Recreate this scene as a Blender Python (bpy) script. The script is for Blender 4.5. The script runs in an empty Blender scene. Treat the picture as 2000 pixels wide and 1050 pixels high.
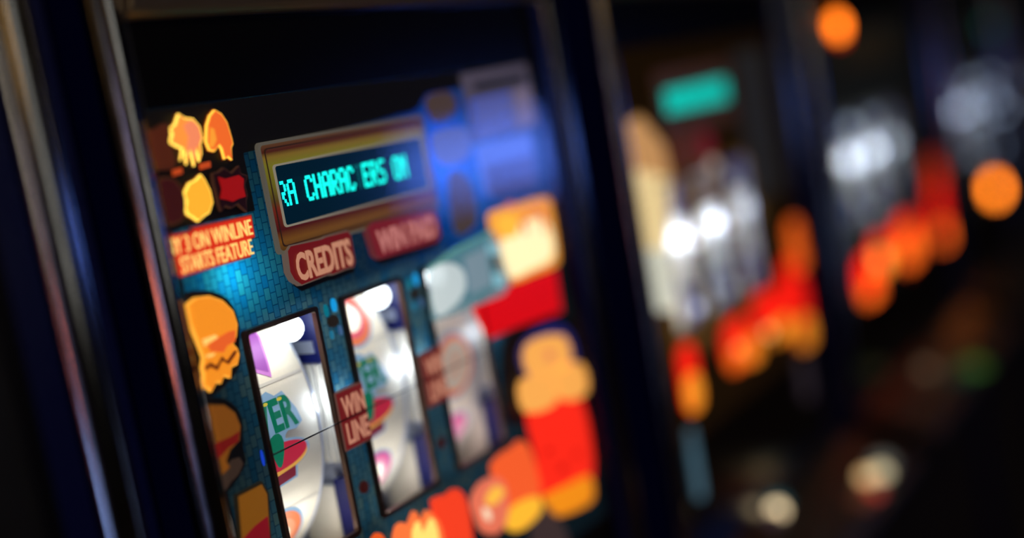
import bpy, bmesh, math, random
from mathutils import Vector, Matrix, geometry
random.seed(7)
S = bpy.context.scene
COL = S.collection

# ------------------------------------------------------------------ camera
F_PX, ROLL = 2400.0, math.radians(9.97)
PSI = math.atan(1581 / math.hypot(F_PX, 327)); PITCH = math.atan(327 / F_PX)
CAM = Vector((0, -.648, 1.45))
Zv = Vector((0, 0, 1))
Fh = Vector((math.cos(PSI), math.sin(PSI), 0)); R0 = Vector((math.sin(PSI), -math.cos(PSI), 0))
FW = Fh * math.cos(PITCH) - Zv * math.sin(PITCH); U0 = Fh * math.sin(PITCH) + Zv * math.cos(PITCH)
RT = R0 * math.cos(ROLL) - U0 * math.sin(ROLL); UP = R0 * math.sin(ROLL) + U0 * math.cos(ROLL)
cd = bpy.data.cameras.new('camera'); cam = bpy.data.objects.new('camera', cd); COL.objects.link(cam)
cam.matrix_world = Matrix(((RT.x, UP.x, -FW.x, CAM.x), (RT.y, UP.y, -FW.y, CAM.y), (RT.z, UP.z, -FW.z, CAM.z), (0, 0, 0, 1)))
cd.sensor_width = 36; cd.lens = 36 * F_PX / 2000; cd.clip_start = .02; cd.clip_end = 60
cd.dof.use_dof = True; cd.dof.focus_distance = .925; cd.dof.aperture_fstop = .84
S.camera = cam
S.view_settings.view_transform = 'Standard'; S.view_settings.look = 'None'
S.view_settings.exposure = 0.0; S.view_settings.gamma = 1; S.view_settings.use_curve_mapping = False
S.cycles.max_bounces = 6; S.cycles.sample_clamp_indirect = 4

# ------------------------------------------------------------------ world and lights
W = bpy.data.worlds.new('dim_hall'); S.world = W; W.use_nodes = True
W.node_tree.nodes['Background'].inputs[0].default_value = (1, .9, .7, 1)
W.node_tree.nodes['Background'].inputs[1].default_value = .004

def area(name, loc, target, sx, sy, col, power):
    l = bpy.data.lights.new(name, 'AREA'); l.shape = 'RECTANGLE'; l.size = sx; l.size_y = sy
    l.color = col; l.energy = power
    o = bpy.data.objects.new(name, l); COL.objects.link(o); o.location = loc
    d = Vector(target) - Vector(loc)
    o.rotation_euler = d.to_track_quat('-Z', 'Y').to_euler()
    return o
# added unseen area lights for reflections in chrome and glass, plus ceiling lights
T = (1.2, 0, 1.3)
area('reflection_light_white', (-1.3, -1.9, 1.7), T, .10, .9, (1, .93, .8), 2.0)
area('reflection_light_violet', (-.9, -2.3, 1.25), T, .10, .8, (.55, .5, 1), 3.0)
area('reflection_light_red', (-1.7, -1.6, 1.0), T, .12, .3, (1, .25, .2), 1.6)
area('reflection_light_blue', (-1.1, -1.7, .65), T, .14, .35, (.25, .4, 1), 2.6)
area('reflection_light_amber', (.6, -2.5, 1.9), T, .14, .5, (1, .6, .2), .6)
area('reflection_light_far_white', (1.5, -2.4, 1.6), T, .12, 1.0, (.9, .95, 1), .8)
area('ceiling_light_warm', (1.0, -1.5, 2.9), (1.2, -.6, 0), 1.8, 1.2, (1, .8, .55), 7.0)
area('glass_veil_light_blue', (4.10, -2.1, 1.23), (.95, 0, 1.40), .62, .26, (.10, .22, 1), 2.3)  # added light; its reflection lays a blue veil over the nearest glass
area('ceiling_light_far', (4.0, -1.4, 2.9), (4.0, -.3, 0), .5, .5, (1, .75, .5), 9.0)

# ------------------------------------------------------------------ materials
def lin(c):
    c = c / 255
    return c / 12.92 if c <= .04045 else ((c + .055) / 1.055) ** 2.4
MATS = {}
def emi(rgb, k=1.0, rough=.4):
    """backlit printed plastic: shows rgb (sRGB 0-255) times k"""
    key = ('e', tuple(rgb), k)
    if key in MATS: return MATS[key]
    m = bpy.data.materials.new('backlit_print'); m.use_nodes = True
    b = m.node_tree.nodes['Principled BSDF']
    c = tuple(lin(v) for v in rgb) + (1,)
    b.inputs['Base Color'].default_value = tuple(v * .35 for v in c[:3]) + (1,)
    b.inputs['Roughness'].default_value = rough
    b.inputs['Emission Color'].default_value = c
    b.inputs['Emission Strength'].default_value = k
    MATS[key] = m
    return m
def dif(name, rgb, rough=.5, metal=0.0, noise=0.0):
    key = ('d', name)
    if key in MATS: return MATS[key]
    m = bpy.data.materials.new(name); m.use_nodes = True
    nt = m.node_tree; b = nt.nodes['Principled BSDF']
    c = tuple(lin(v) for v in rgb) + (1,)
    b.inputs['Base Color'].default_value = c
    b.inputs['Roughness'].default_value = rough; b.inputs['Metallic'].default_value = metal
    if noise:
        t = nt.nodes.new('ShaderNodeTexCoord'); n = nt.nodes.new('ShaderNodeTexNoise'); n.inputs['Scale'].default_value = 40
        r = nt.nodes.new('ShaderNodeMapRange'); r.inputs['To Min'].default_value = max(0, rough - noise); r.inputs['To Max'].default_value = rough + noise
        nt.links.new(t.outputs['Object'], n.inputs['Vector']); nt.links.new(n.outputs['Fac'], r.inputs['Value'])
        nt.links.new(r.outputs['Result'], b.inputs['Roughness'])
    MATS[key] = m
    return m
CHROME = dif('chrome_trim', (158, 152, 142), .16, 1.0, .05)
RAIL = dif('brushed_rail_metal', (200, 186, 150), .38, .9, .08)
NAVY = dif('navy_laminate', (9, 14, 64), .28, 0, .05)
BLACK = dif('black_plastic', (22, 21, 17), .45, 0, .06)
BLACKG = dif('black_gloss_glass', (14, 13, 11), .2)
DARKMETAL = dif('brown_metal_frame', (84, 62, 48), .35, .6)
WHITEPL = dif('white_reel_plastic', (230, 224, 206), .5)
STEEL = dif('reel_bracket_steel', (205, 214, 235), .3, .6)
BLUEPL = dif('blue_reel_plastic', (16, 24, 86), .4)
DECKMAT = dif('dark_deck_plastic', (26, 24, 20), .35, 0, .08)

def tile_material(ca, cb, cm, emis=0.02):
    m = bpy.data.materials.new('printed_tile_pattern'); m.use_nodes = True
    nt = m.node_tree; nt.nodes.clear(); N = nt.nodes.new; L = nt.links.new
    out = N('ShaderNodeOutputMaterial')
    tc = N('ShaderNodeTexCoord'); sp = N('ShaderNodeSeparateXYZ'); cb_ = N('ShaderNodeCombineXYZ')
    L(tc.outputs['Object'], sp.inputs[0]); L(sp.outputs['Z'], cb_.inputs['X']); L(sp.outputs['X'], cb_.inputs['Y'])
    br = N('ShaderNodeTexBrick'); L(cb_.outputs[0], br.inputs['Vector'])
    br.inputs['Color1'].default_value = ca; br.inputs['Color2'].default_value = cb; br.inputs['Mortar'].default_value = cm
    br.inputs['Scale'].default_value = 1; br.inputs['Brick Width'].default_value = .0095; br.inputs['Row Height'].default_value = .0062
    br.inputs['Mortar Size'].default_value = .0005; br.inputs['Mortar Smooth'].default_value = .4; br.offset = .5
    d = N('ShaderNodeBsdfDiffuse'); t = N('ShaderNodeBsdfTranslucent'); e = N('ShaderNodeEmission'); e.inputs['Strength'].default_value = emis
    for x in (d, t, e): L(br.outputs['Color'], x.inputs['Color'])
    mx = N('ShaderNodeMixShader'); mx.inputs[0].default_value = .75; L(d.outputs[0], mx.inputs[1]); L(t.outputs[0], mx.inputs[2])
    ad = N('ShaderNodeAddShader'); L(mx.outputs[0], ad.inputs[0]); L(e.outputs[0], ad.inputs[1]); L(ad.outputs[0], out.inputs[0])
    return m
TEAL = tile_material((.008, .075, .14, 1), (.055, .115, .12, 1), (.005, .035, .07, 1), .08)
BROWNT = tile_material((.10, .05, .015, 1), (.14, .07, .02, 1), (.03, .02, .01, 1), .06)
GREYT = tile_material((.07, .08, .08, 1), (.10, .11, .11, 1), (.03, .03, .03, 1), .06)

def glass_material():
    m = bpy.data.materials.new('front_glass'); m.use_nodes = True
    nt = m.node_tree; nt.nodes.clear(); N = nt.nodes.new; L = nt.links.new
    out = N('ShaderNodeOutputMaterial'); tr = N('ShaderNodeBsdfTransparent'); gl = N('ShaderNodeBsdfGlossy'); gl.inputs['Roughness'].default_value = .03
    fr = N('ShaderNodeFresnel'); mx = N('ShaderNodeMixShader')
    ge = N('ShaderNodeNewGeometry'); mr = N('ShaderNodeMapRange'); mr.inputs['To Min'].default_value = 1.45; mr.inputs['To Max'].default_value = 1 / 1.45
    L(ge.outputs['Backfacing'], mr.inputs['Value']); L(mr.outputs[0], fr.inputs['IOR'])   # thin sheet: same reflectance from both faces
    L(fr.outputs[0], mx.inputs[0]); L(tr.outputs[0], mx.inputs[1]); L(gl.outputs[0], mx.inputs[2]); L(mx.outputs[0], out.inputs[0])
    return m
GLASS = glass_material()
def veil_material(rgb, k, a):
    m = bpy.data.materials.new('clear_tinted_plastic'); m.use_nodes = True
    nt = m.node_tree; nt.nodes.clear(); N = nt.nodes.new; L = nt.links.new
    out = N('ShaderNodeOutputMaterial'); tr = N('ShaderNodeBsdfTransparent'); e = N('ShaderNodeEmission')
    e.inputs['Color'].default_value = tuple(lin(v) for v in rgb) + (1,); e.inputs['Strength'].default_value = k
    mx = N('ShaderNodeMixShader'); mx.inputs[0].default_value = a
    L(tr.outputs[0], mx.inputs[1]); L(e.outputs[0], mx.inputs[2]); L(mx.outputs[0], out.inputs[0])
    return m

# ------------------------------------------------------------------ mesh helpers
def link(name, me, mats, parent=None):
    o = bpy.data.objects.new(name, me); COL.objects.link(o)
    for m in (mats if isinstance(mats, (list, tuple)) else [mats]): me.materials.append(m)
    if parent is not None: o.parent = parent
    return o
def from_bm(name, bm, mats, parent=None, smooth=False):
    bmesh.ops.recalc_face_normals(bm, faces=bm.faces)
    me = bpy.data.meshes.new(name); bm.to_mesh(me); bm.free()
    if smooth:
        for p in me.polygons: p.use_smooth = True
    return link(name, me, mats, parent)
def box_bm(bm, x0, x1, y0, y1, z0, z1, bev=0.0):
    r = bmesh.ops.create_cube(bm, size=1)
    for v in r['verts']:
        v.co = Vector(((x0 + x1) / 2 + v.co.x * (x1 - x0), (y0 + y1) / 2 + v.co.y * (y1 - y0), (z0 + z1) / 2 + v.co.z * (z1 - z0)))
    if bev:
        es = list({e for v in r['verts'] for e in v.link_edges})
        bmesh.ops.bevel(bm, geom=es, offset=bev, segments=2, affect='EDGES', profile=.6)
def box(name, x0, x1, y0, y1, z0, z1, mat, parent=None, bev=0.0):
    bm = bmesh.new(); box_bm(bm, x0, x1, y0, y1, z0, z1, bev); return from_bm(name, bm, mat, parent)
def smooth_loop(pts, n=4):
    out = []; N = len(pts)
    for i in range(N):
        p0, p1, p2, p3 = (Vector(pts[(i + j - 1) % N]) for j in range(4))
        for k in range(n):
            t = k / n
            q = .5 * ((2 * p1) + (p2 - p0) * t + (2 * p0 - 5 * p1 + 4 * p2 - p3) * t * t + (3 * p1 - p0 - 3 * p2 + p3) * t ** 3)
            out.append((q.x, q.y))
    return out
def area2(p): return sum(p[i][0] * p[(i + 1) % len(p)][1] - p[(i + 1) % len(p)][0] * p[i][1] for i in range(len(p))) / 2
def offset_poly(pts, d):
    s = 1 if area2(pts) > 0 else -1
    out = []; N = len(pts)
    for i in range(N):
        a, b, c = Vector(pts[i - 1]), Vector(pts[i]), Vector(pts[(i + 1) % N])
        e1 = (b - a); e2 = (c - b)
        if e1.length < 1e-9 or e2.length < 1e-9: out.append(tuple(b)); continue
        e1.normalize(); e2.normalize()
        n = Vector((e1.y + e2.y, -e1.x - e2.x)) * s
        if n.length < 1e-6: out.append(tuple(b)); continue
        n.normalize(); out.append(tuple(b + n * d))
    return out
def prism_bm(bm, pts, y, th):
    """polygon in (x,z) with its front face at y, thickness th backwards"""
    tris = geometry.tessellate_polygon([[Vector((p[0], p[1], 0)) for p in pts]])
    f = [bm.verts.new((p[0], y, p[1])) for p in pts]; b = [bm.verts.new((p[0], y + th, p[1])) for p in pts]
    for t in tris:
        for vs in (f, b):
            try: bm.faces.new([vs[i] for i in t])
            except ValueError: pass
    for i in range(len(pts)):
        j = (i + 1) % len(pts); bm.faces.new((f[i], f[j], b[j], b[i]))
def plate(name, pts, y, th, mat, parent, sm=0):
    if sm: pts = smooth_loop(pts, sm)
    bm = bmesh.new(); prism_bm(bm, pts, y, th); return from_bm(name, bm, mat, parent)
def rect(x0, x1, z0, z1): return [(x0, z0), (x1, z0), (x1, z1), (x0, z1)]
def rrect(x0, x1, z0, z1, r, n=5):
    out = []
    for cx, cz, a in ((x1 - r, z0 + r, -90), (x1 - r, z1 - r, 0), (x0 + r, z1 - r, 90), (x0 + r, z0 + r, 180)):
        for k in range(n + 1):
            t = math.radians(a + 90 * k / n); out.append((cx + r * math.cos(t), cz + r * math.sin(t)))
    return out
def ring(name, outer, inner, y, th, mat, parent):
    n = len(outer); bm = bmesh.new()
    vs = [[bm.verts.new((p[0], yy, p[1])) for p in L] for L in (outer, inner) for yy in (y, y + th)]
    of, ob, inf, inb = vs
    for i in range(n):
        j = (i + 1) % n
        bm.faces.new((of[i], of[j], inf[j], inf[i])); bm.faces.new((ob[i], inb[i], inb[j], ob[j]))
        bm.faces.new((of[i], ob[i], ob[j], of[j])); bm.faces.new((inf[i], inf[j], inb[j], inb[i]))
    return from_bm(name, bm, mat, parent)
def text(name, s, quad, y, mat, parent, bold=.03, th=.0006):
    """lettering fitted to the box x0,x1,z0,z1"""
    c = bpy.data.curves.new(name, 'FONT'); c.body = s; c.size = 1; c.offset = bold; c.resolution_u = 3; c.extrude = .01
    o = bpy.data.objects.new(name, c); COL.objects.link(o)
    dg = bpy.context.evaluated_depsgraph_get(); me = bpy.data.meshes.new_from_object(o.evaluated_get(dg))
    bpy.data.objects.remove(o)
    xs = [v.co.x for v in me.vertices]; ys = [v.co.y for v in me.vertices]
    a, b, c0, d = min(xs), max(xs), min(ys), max(ys); x0, x1, z0, z1 = quad
    for v in me.vertices:
        zz = v.co.z
        v.co = Vector((x0 + (v.co.x - a) / (b - a) * (x1 - x0), y - (zz > 0) * th, z0 + (v.co.y - c0) / (d - c0) * (z1 - z0)))
    me.materials.clear()
    return link(name, me, mat, parent)
def at(px, py, Y=0.0):
    """point of the photograph taken back onto the vertical plane y = Y of the machines' fronts"""
    d = FW * F_PX + RT * (px - 1000) - UP * (py - 525)
    t = (Y - CAM.y) / d.y; p = CAM + d * t
    return (p.x, p.z)
def crop(pts, ox, oy, s): return [at(ox + a / s, oy + b / s) for a, b in pts]
def ellipse(cx, cz, rx, rz, n=24): return [(cx + rx * math.cos(2 * math.pi * k / n), cz + rz * math.sin(2 * math.pi * k / n)) for k in range(n)]

# ------------------------------------------------------------------ room
def struct(o): o['kind'] = 'structure'; return o
def carpet():
    m = bpy.data.materials.new('dark_carpet'); m.use_nodes = True; nt = m.node_tree; b = nt.nodes['Principled BSDF']
    n = nt.nodes.new('ShaderNodeTexNoise'); n.inputs['Scale'].default_value = 60
    r = nt.nodes.new('ShaderNodeValToRGB'); r.color_ramp.elements[0].color = (.02, .008, .006, 1); r.color_ramp.elements[1].color = (.06, .03, .02, 1)
    nt.links.new(n.outputs['Fac'], r.inputs['Fac']); nt.links.new(r.outputs['Color'], b.inputs['Base Color']); b.inputs['Roughness'].default_value = .95
    return m
wallm = dif('dark_wall_paint', (34, 30, 26), .8, 0, .05)
struct(box('floor', -3, 9, -4, 1.2, -.1, 0, carpet()))
struct(box('ceiling', -3, 9, -4, 1.2, 3.0, 3.1, dif('dark_ceiling_paint', (22, 20, 18), .9)))
struct(box('wall_back', -3, 9, 1.2, 1.3, 0, 3, wallm))
struct(box('wall_front', -3, 9, -4.1, -4, 0, 3, wallm))
struct(box('wall_left', -3.1, -3, -4, 1.2, 0, 3, wallm))
struct(box('wall_right', 9, 9.1, -4, 1.2, 0, 3, wallm))

# ------------------------------------------------------------------ machine carcass
XL, XR = .549, 1.175           # outer width of the first machine, in its own row position
WIN = [(.629, .703), (.739, .813), (.850, .926)]
WZ0, WZ1 = 1.137, 1.316
RR, RY, RZ = .14, .160, 1.228   # reel radius, axis
def half_round(name, x0, x1, y, z0, z1, mat, parent, axis='z', depth=None):
    """rounded trim bar: half an ellipse with two fine grooves, standing proud of the front"""
    bm = bmesh.new(); n = 22; prof = []
    w = (x1 - x0) / 2; cx = (x0 + x1) / 2; dp = depth or w
    for k in range(n + 1):
        t = math.pi * k / n; g = .0016 * (math.exp(-((k - 15) / 1.1) ** 2) + math.exp(-((k - 19) / .9) ** 2))
        prof.append((cx - w * math.cos(t), y - (dp * math.sin(t) - g * 1.0)))
    prof = [(x0, y + .004)] + prof + [(x1, y + .004)]
    rows = []
    for z in (z0, z1):
        rows.append([bm.verts.new((a, b, z)) if axis == 'z' else bm.verts.new((z, b, a)) for a, b in prof])
    m = len(prof)
    for i in range(m):
        j = (i + 1) % m; bm.faces.new((rows[0][i], rows[0][j], rows[1][j], rows[1][i]))
    for r in rows: bm.faces.new(r)
    return from_bm(name, bm, mat, parent, smooth=False)

class Frame:
    """keeps x positions: stretched by sx about the left glass edge, moved by off"""
    def __init__(s, root, off, sx): s.root, s.off, s.sx = root, off, sx
    def x(s, v): return .575 + (v - .575) * s.sx

def carcass(fr, deck_lamps=True):
    r, X = fr.root, fr.x
    xr = X(XR)
    box('side_panel', XL, XL + .014, .004, .55, .08, 1.9, NAVY, r)
    box('side_panel', xr - .014, xr, .004, .55, .08, 1.9, NAVY, r)
    box('back_panel', XL + .014, xr - .014, .53, .55, .08, 1.9, BLACK, r)
    box('top_panel', XL, xr, .004, .55, 1.9, 1.92, NAVY, r)
    box('plinth', XL + .03, xr - .03, .05, .52, 0, .08, BLACK, r)
    box('lower_door', XL + .014, xr - .014, .0, .02, .08, .80, BLACK, r, .003)
    # front bezels round the glass
    box('left_bezel', XL + .014, X(.582), .0, .02, .84, 1.545, BLACK, r)
    box('right_bezel', X(1.092), xr - .050, -.004, .02, .84, 1.545, BLACKG, r, .002)
    box('header_panel', X(.582), X(1.092), .0, .004, 1.485, 1.545, BLACKG, r)
    box('upper_door', XL + .014, xr - .014, .0, .02, 1.605, 1.9, BLACKG, r)
    box('lower_glass', X(.582), X(1.092), .0, .004, .84, 1.0, BLACKG, r)
    box('light_box_divider', X(.582), X(1.092), .006, .12, 1.3235, 1.3265, BLACK, r)
    box('light_box_back', X(.582), X(1.092), .12, .124, 1.3265, 1.55, BLACK, r)
    box('bezel_strip', xr - .075, xr - .052, -.007, -.004, .84, 1.545, NAVY, r, .001)
    half_round('left_trim', XL, .5765, .0, .80, 1.9, CHROME, r, depth=.011)
    half_round('right_trim', xr - .046, xr - .012, .002, .80, 1.9, CHROME, r, depth=.010)
    half_round('top_rail', 1.545, 1.60, .0, .5765, xr - .046, RAIL, r, axis='x', depth=.020)
    # button deck below the glass
    bm = bmesh.new()
    y0 = -.11
    prof = [(.0, .84), (y0, .80), (y0 - .01, .785), (y0, .765), (.0, .72)]
    a = [bm.verts.new((XL + .01, p, q)) for p, q in prof]; b = [bm.verts.new((xr - .01, p, q)) for p, q in prof]
    for i in range(5):
        j = (i + 1) % 5; bm.faces.new((a[i], a[j], b[j], b[i]))
    bm.faces.new(a); bm.faces.new(b)
    deck = from_bm('button_deck', bm, DECKMAT, r)
    half_round('deck_edge_trim', .772, .797, y0 - .008, XL + .01, xr - .01, BLACK, r, axis='x', depth=.006)
    return deck

def deck_button(fr, x, y, mat, rad=.014):
    """short round push button standing on the sloping deck"""
    z = .84 + (.84 - .80) / .11 * y
    bm = bmesh.new()
    for r_, h0, h1 in ((rad * 1.25, 0, .004), (rad, .004, .011)):
        bmesh.ops.create_cone(bm, cap_ends=True, segments=20, radius1=r_, radius2=r_ * .9, depth=h1 - h0, matrix=Matrix.Translation((x, y, z + (h0 + h1) / 2)))
    return from_bm('push_button', bm, mat, fr.root)

def art_film(fr, mat, zlo=1.0):
    X = fr.x
    xs = [X(.5765)] + [X(v) for w in WIN for v in w] + [X(1.092)]; zs = [zlo, WZ0, WZ1, 1.485]
    bm = bmesh.new()
    for i in range(len(xs) - 1):
        for j in range(3):
            if j == 1 and i % 2 == 1: continue
            vs = [bm.verts.new(p) for p in ((xs[i], .001, zs[j]), (xs[i + 1], .001, zs[j]), (xs[i + 1], .001, zs[j + 1]), (xs[i], .001, zs[j + 1]))]
            bm.faces.new(vs)
    bmesh.ops.remove_doubles(bm, verts=bm.verts, dist=1e-6)
    return from_bm('printed_art_film', bm, mat, fr.root)

# ------------------------------------------------------------------ reels
def on_drum(x, z, lift):
    """z is measured along the reel strip, 0 at the win line"""
    a = z / RR
    return (x, RY - (RR + lift) * math.cos(a), RZ + (RR + lift) * math.sin(a))
def drum_plate(name, pts, lift, mat, parent, sm=0):
    if sm: pts = smooth_loop(pts, sm)
    bm = bmesh.new(); th = .0003
    tris = geometry.tessellate_polygon([[Vector((p[0], p[1], 0)) for p in pts]])
    v = [bm.verts.new((p[0], 0, p[1])) for p in pts]
    for t in tris:
        try: bm.faces.new([v[i] for i in t])
        except ValueError: pass
    z0 = min(p[1] for p in pts); z1 = max(p[1] for p in pts); k = z0 + .006
    while k < z1:
        bmesh.ops.bisect_plane(bm, geom=list(bm.verts) + list(bm.edges) + list(bm.faces), plane_co=(0, 0, k), plane_no=(0, 0, 1)); k += .006
    for q in bm.verts: q.co = Vector(on_drum(q.co.x, q.co.z, lift))
    return from_bm(name, bm, mat, parent)
def drum_text(name, s, quad, lift, mat, parent, bold=.03):
    o = text(name, s, quad, 0, mat, parent, bold, 0)
    for v in o.data.vertices: v.co = Vector(on_drum(v.co.x, v.co.z, lift))
    return o

def reel(fr, w, bright=1.0, lamp=True, col=(1, .97, .93)):
    X = fr.x; x0, x1 = X(w[0]), X(w[1])
    xa, xb = x0 - .004, x0 + ({.629: .078, .739: .081, .850: .086}[w[0]]) * (fr.sx if fr.sx > 1 else 1)       # strip edges (behind the glass)
    root = bpy.data.objects.new('reel', None); COL.objects.link(root); root.parent = fr.root
    # drum strip
    bm = bmesh.new(); n = 72
    rows = []
    for k in range(n):
        a = 2 * math.pi * k / n
        rows.append([bm.verts.new((x, RY - r * math.cos(a), RZ + r * math.sin(a))) for x, r in ((xa, RR - .003), (xa, RR), (xb, RR), (xb, RR - .003))])
    for k in range(n):
        a, b = rows[k], rows[(k + 1) % n]
        for i in range(4): bm.faces.new((a[i], a[(i + 1) % 4], b[(i + 1) % 4], b[i]))
    m = WHITEPL
    from_bm('reel_strip', bm, m, root, smooth=False)
    for p in root.children[-1].data.polygons if root.children else []: pass
    # bright rim on the right edge of the strip
    bm = bmesh.new(); rows = []
    for k in range(n):
        a = 2 * math.pi * k / n
        rows.append([bm.verts.new((x, RY - r * math.cos(a), RZ + r * math.sin(a))) for x, r in ((xb, RR - .004), (xb, RR + .0012), (xb + .0014, RR + .0012), (xb + .0014, RR - .004))])
    for k in range(n):
        a, b = rows[k], rows[(k + 1) % n]
        for i in range(4): bm.faces.new((a[i], a[(i + 1) % 4], b[(i + 1) % 4], b[i]))
    from_bm('reel_rim', bm, STEEL, root)
    # spokes and hub
    bm = bmesh.new()
    for k in range(5):
        a = 2 * math.pi * k / 5
        r_ = bmesh.ops.create_cube(bm, size=1)
        for v in r_['verts']: v.co = Vector((xb - .006 + v.co.x * .004, v.co.y * .012, RR * .45 + v.co.z * RR * .9))
        bmesh.ops.rotate(bm, verts=r_['verts'], cent=(0, 0, 0), matrix=Matrix.Rotation(a, 3, 'X'))
        bmesh.ops.translate(bm, verts=r_['verts'], vec=(0, RY, RZ))
    from_bm('reel_spokes', bm, BLUEPL, root)
    # lamp at the top front of the compartment and below
    if lamp:
        bm = bmesh.new(); bmesh.ops.create_uvsphere(bm, u_segments=16, v_segments=10, radius=.0105, matrix=Matrix.Translation((xb - (.034 if w[0] > .84 else .004), .026, 1.3035)))
        from_bm('reel_lamp', bm, emi((238, 250, 255), 5.0 * bright), root, smooth=True)
    for z, pw in ((1.322, .090), (1.128, .062)):
        l = bpy.data.lights.new('reel_light', 'AREA'); l.shape = 'RECTANGLE'; l.size = (x1 - x0) * .9; l.size_y = .02; l.color = col; l.energy = pw * bright
        o = bpy.data.objects.new('reel_light', l); COL.objects.link(o); o.parent = root
        o.location = ((x0 + x1) / 2, .012, z); d = Vector((0, .05, 1.228 - z)); o.rotation_euler = d.to_track_quat('-Z', 'Y').to_euler()
    return root, xa, xb

def reel_bay(fr, w, bright=1.0):
    """divider wall on the right of a reel, with the fittings that show beside it"""
    X = fr.x; xd = X(w[1]) + .026; r = fr.root
    bay = box('reel_divider', xd, xd + .003, .012, .34, 1.10, 1.3235, STEEL, r)
    box('wiring_block', xd - .006, xd, .014, .075, 1.270, 1.3235, BLUEPL, bay)
    box('wiring_step', xd - .0075, xd - .006, .024, .060, 1.278, 1.288, STEEL, bay)
    for k in range(5):
        y = .018 + k * .008
        box('guide_rib', xd - .004, xd, y, y + .004, 1.185, 1.268, WHITEPL, bay)
    box('guide_post', xd - .008, xd, .014, .030, 1.100, 1.172, BLUEPL, bay)
    box('lower_bracket', xd - .006, xd, .034, .07, 1.100, 1.165, WHITEPL, bay)
    box('bay_shelf', X(w[0]) - .012, xd, .006, .06, 1.098, 1.101, WHITEPL, bay)
    l = bpy.data.lights.new('bay_light', 'POINT'); l.energy = (.02 if w[0] > .84 else .07) * bright; l.shadow_soft_size = .008; l.color = (.75, .85, 1)
    o = bpy.data.objects.new('bay_light', l); COL.objects.link(o); o.parent = bay; o.location = (xd - .012, .012, 1.24)
    return bay

def window_frame(fr, w, mat=DARKMETAL):
    X = fr.x
    x0, x1 = X(w[0]), X(w[1])
    return ring('window_frame', rrect(x0 - .0036, x1 + .0036, WZ0 - .0036, WZ1 + .0036, .003), rrect(x0, x1, WZ0, WZ1, .002), -.0035, .0045, mat, fr.root)

def lens(fr, name, pts, mat, y=-.0025, sm=0, parent=None):
    return plate(name, [(fr.x(a), b) for a, b in pts], y, .0025, mat, parent or fr.root, sm)

# 5 x 7 dot characters
FONT57 = {'R': '1111010001100011111010100100101000 1', 'A': '01110100011000111111100011000110001', 'C': '01110100011000010000100001000101110',
          'H': '10001100011000111111100011000110001', 'T': '11111001000010000100001000010000100', 'E': '11111100001000011110100001000011111',
          'S': '01111100001000001110000010000111110', 'O': '01110100011000110001100011000101110', 'N': '10001110011010110011100011000110001', '#': '1' * 35}
FONT57['R'] = '11110100011000111110101001001010001'
def dot_characters(fr, s, quad, y, mats, parent, cut_first=False):
    x0, x1, z0, z1 = quad; cw = (x1 - x0) / len(s); dw = cw / 6.1; dh = (z1 - z0) / 7
    for i, ch in enumerate(s):
        if ch == ' ': continue
        bits = FONT57[ch]; bm = bmesh.new()
        for r in range(7):
            for c in range(5):
                if bits[r * 5 + c] == '1' and not (cut_first and i == 0 and c < 2):
                    a = x0 + i * cw + c * dw; b = z1 - (r + 1) * dh
                    box_bm(bm, a - dw * .02, a + dw * 1.04, y, y + .0006, b + dh * .06, b + dh * .96)
        from_bm('display_character', bm, mats[1] if ch == 'T' else mats[0], parent)

MACH = []
def machine(off, sx, label, x_shift=0):
    root = bpy.data.objects.new('fruit_machine', None); COL.objects.link(root)
    root.location = (off, 0, 0)
    root['label'] = label; root['category'] = 'slot machine'; root['group'] = 'row of fruit machines'
    MACH.append(root)
    return Frame(root, off, sx)

# ================================================================== machine in focus
M = machine(0, 1, 'nearest fruit machine in focus, teal tiled art, CREDITS and WIN LINE plates')
R = M.root
carcass(M); art_film(M, TEAL)
box('glass_pane', .5775, 1.091, -.0105, -.0085, 1.0, 1.544, GLASS, R)
# bulbs of the light box behind the printed film
def bulb(fr, x, z, col, power, y=.03, size=.012):
    l = bpy.data.lights.new('art_bulb', 'POINT'); l.color = col; l.energy = power; l.shadow_soft_size = size
    o = bpy.data.objects.new('art_bulb', l); COL.objects.link(o); o.parent = fr.root; o.location = (x, y, z)
bulb(M, .628, 1.362, (.04, .8, 1), .24, .020)
bulb(M, .660, 1.352, (.04, .7, 1), .025, .024)
bulb(M, .915, 1.412, (.02, .14, 1), .55, .03)
bulb(M, .935, 1.365, (.03, .35, 1), .14, .03)
bulb(M, .985, 1.41, (.05, .25, 1), .3, .03)
plate('black_top_print', [(.5775, 1.4845), (.5775, 1.440), (.700, 1.447), (.885, 1.455), (.905, 1.468), (1.0905, 1.470), (1.0905, 1.4845)], -.0001, .0008, dif('black_print', (4, 5, 8), .6), R)

# ---- winning-feature emblems, top left
c1 = lambda p: crop(p, 240, 160, 2.624)
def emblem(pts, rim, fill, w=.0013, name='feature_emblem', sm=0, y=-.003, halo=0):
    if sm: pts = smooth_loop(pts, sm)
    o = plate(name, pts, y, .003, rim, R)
    if halo: plate('emblem_glow', offset_poly(pts, .0008), -.0012, .001, emi((110, 36, 6), 1), o)  # glow around the lit emblem, painted as a dim orange edge
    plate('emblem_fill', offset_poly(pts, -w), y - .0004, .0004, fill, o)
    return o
plate('emblem_backing', [(.5775, 1.402), (.664, 1.402), (.664, 1.484), (.5775, 1.484)], -.0002, .001, dif('black_print', (4, 5, 8), .6), R)
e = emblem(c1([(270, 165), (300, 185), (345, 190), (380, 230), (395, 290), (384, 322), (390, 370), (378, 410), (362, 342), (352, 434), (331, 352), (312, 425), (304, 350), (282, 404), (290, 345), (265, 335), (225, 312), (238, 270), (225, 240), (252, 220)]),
       emi((255, 210, 85), 2.1), emi((255, 150, 60), 1.05), .0010, halo=1)
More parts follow.
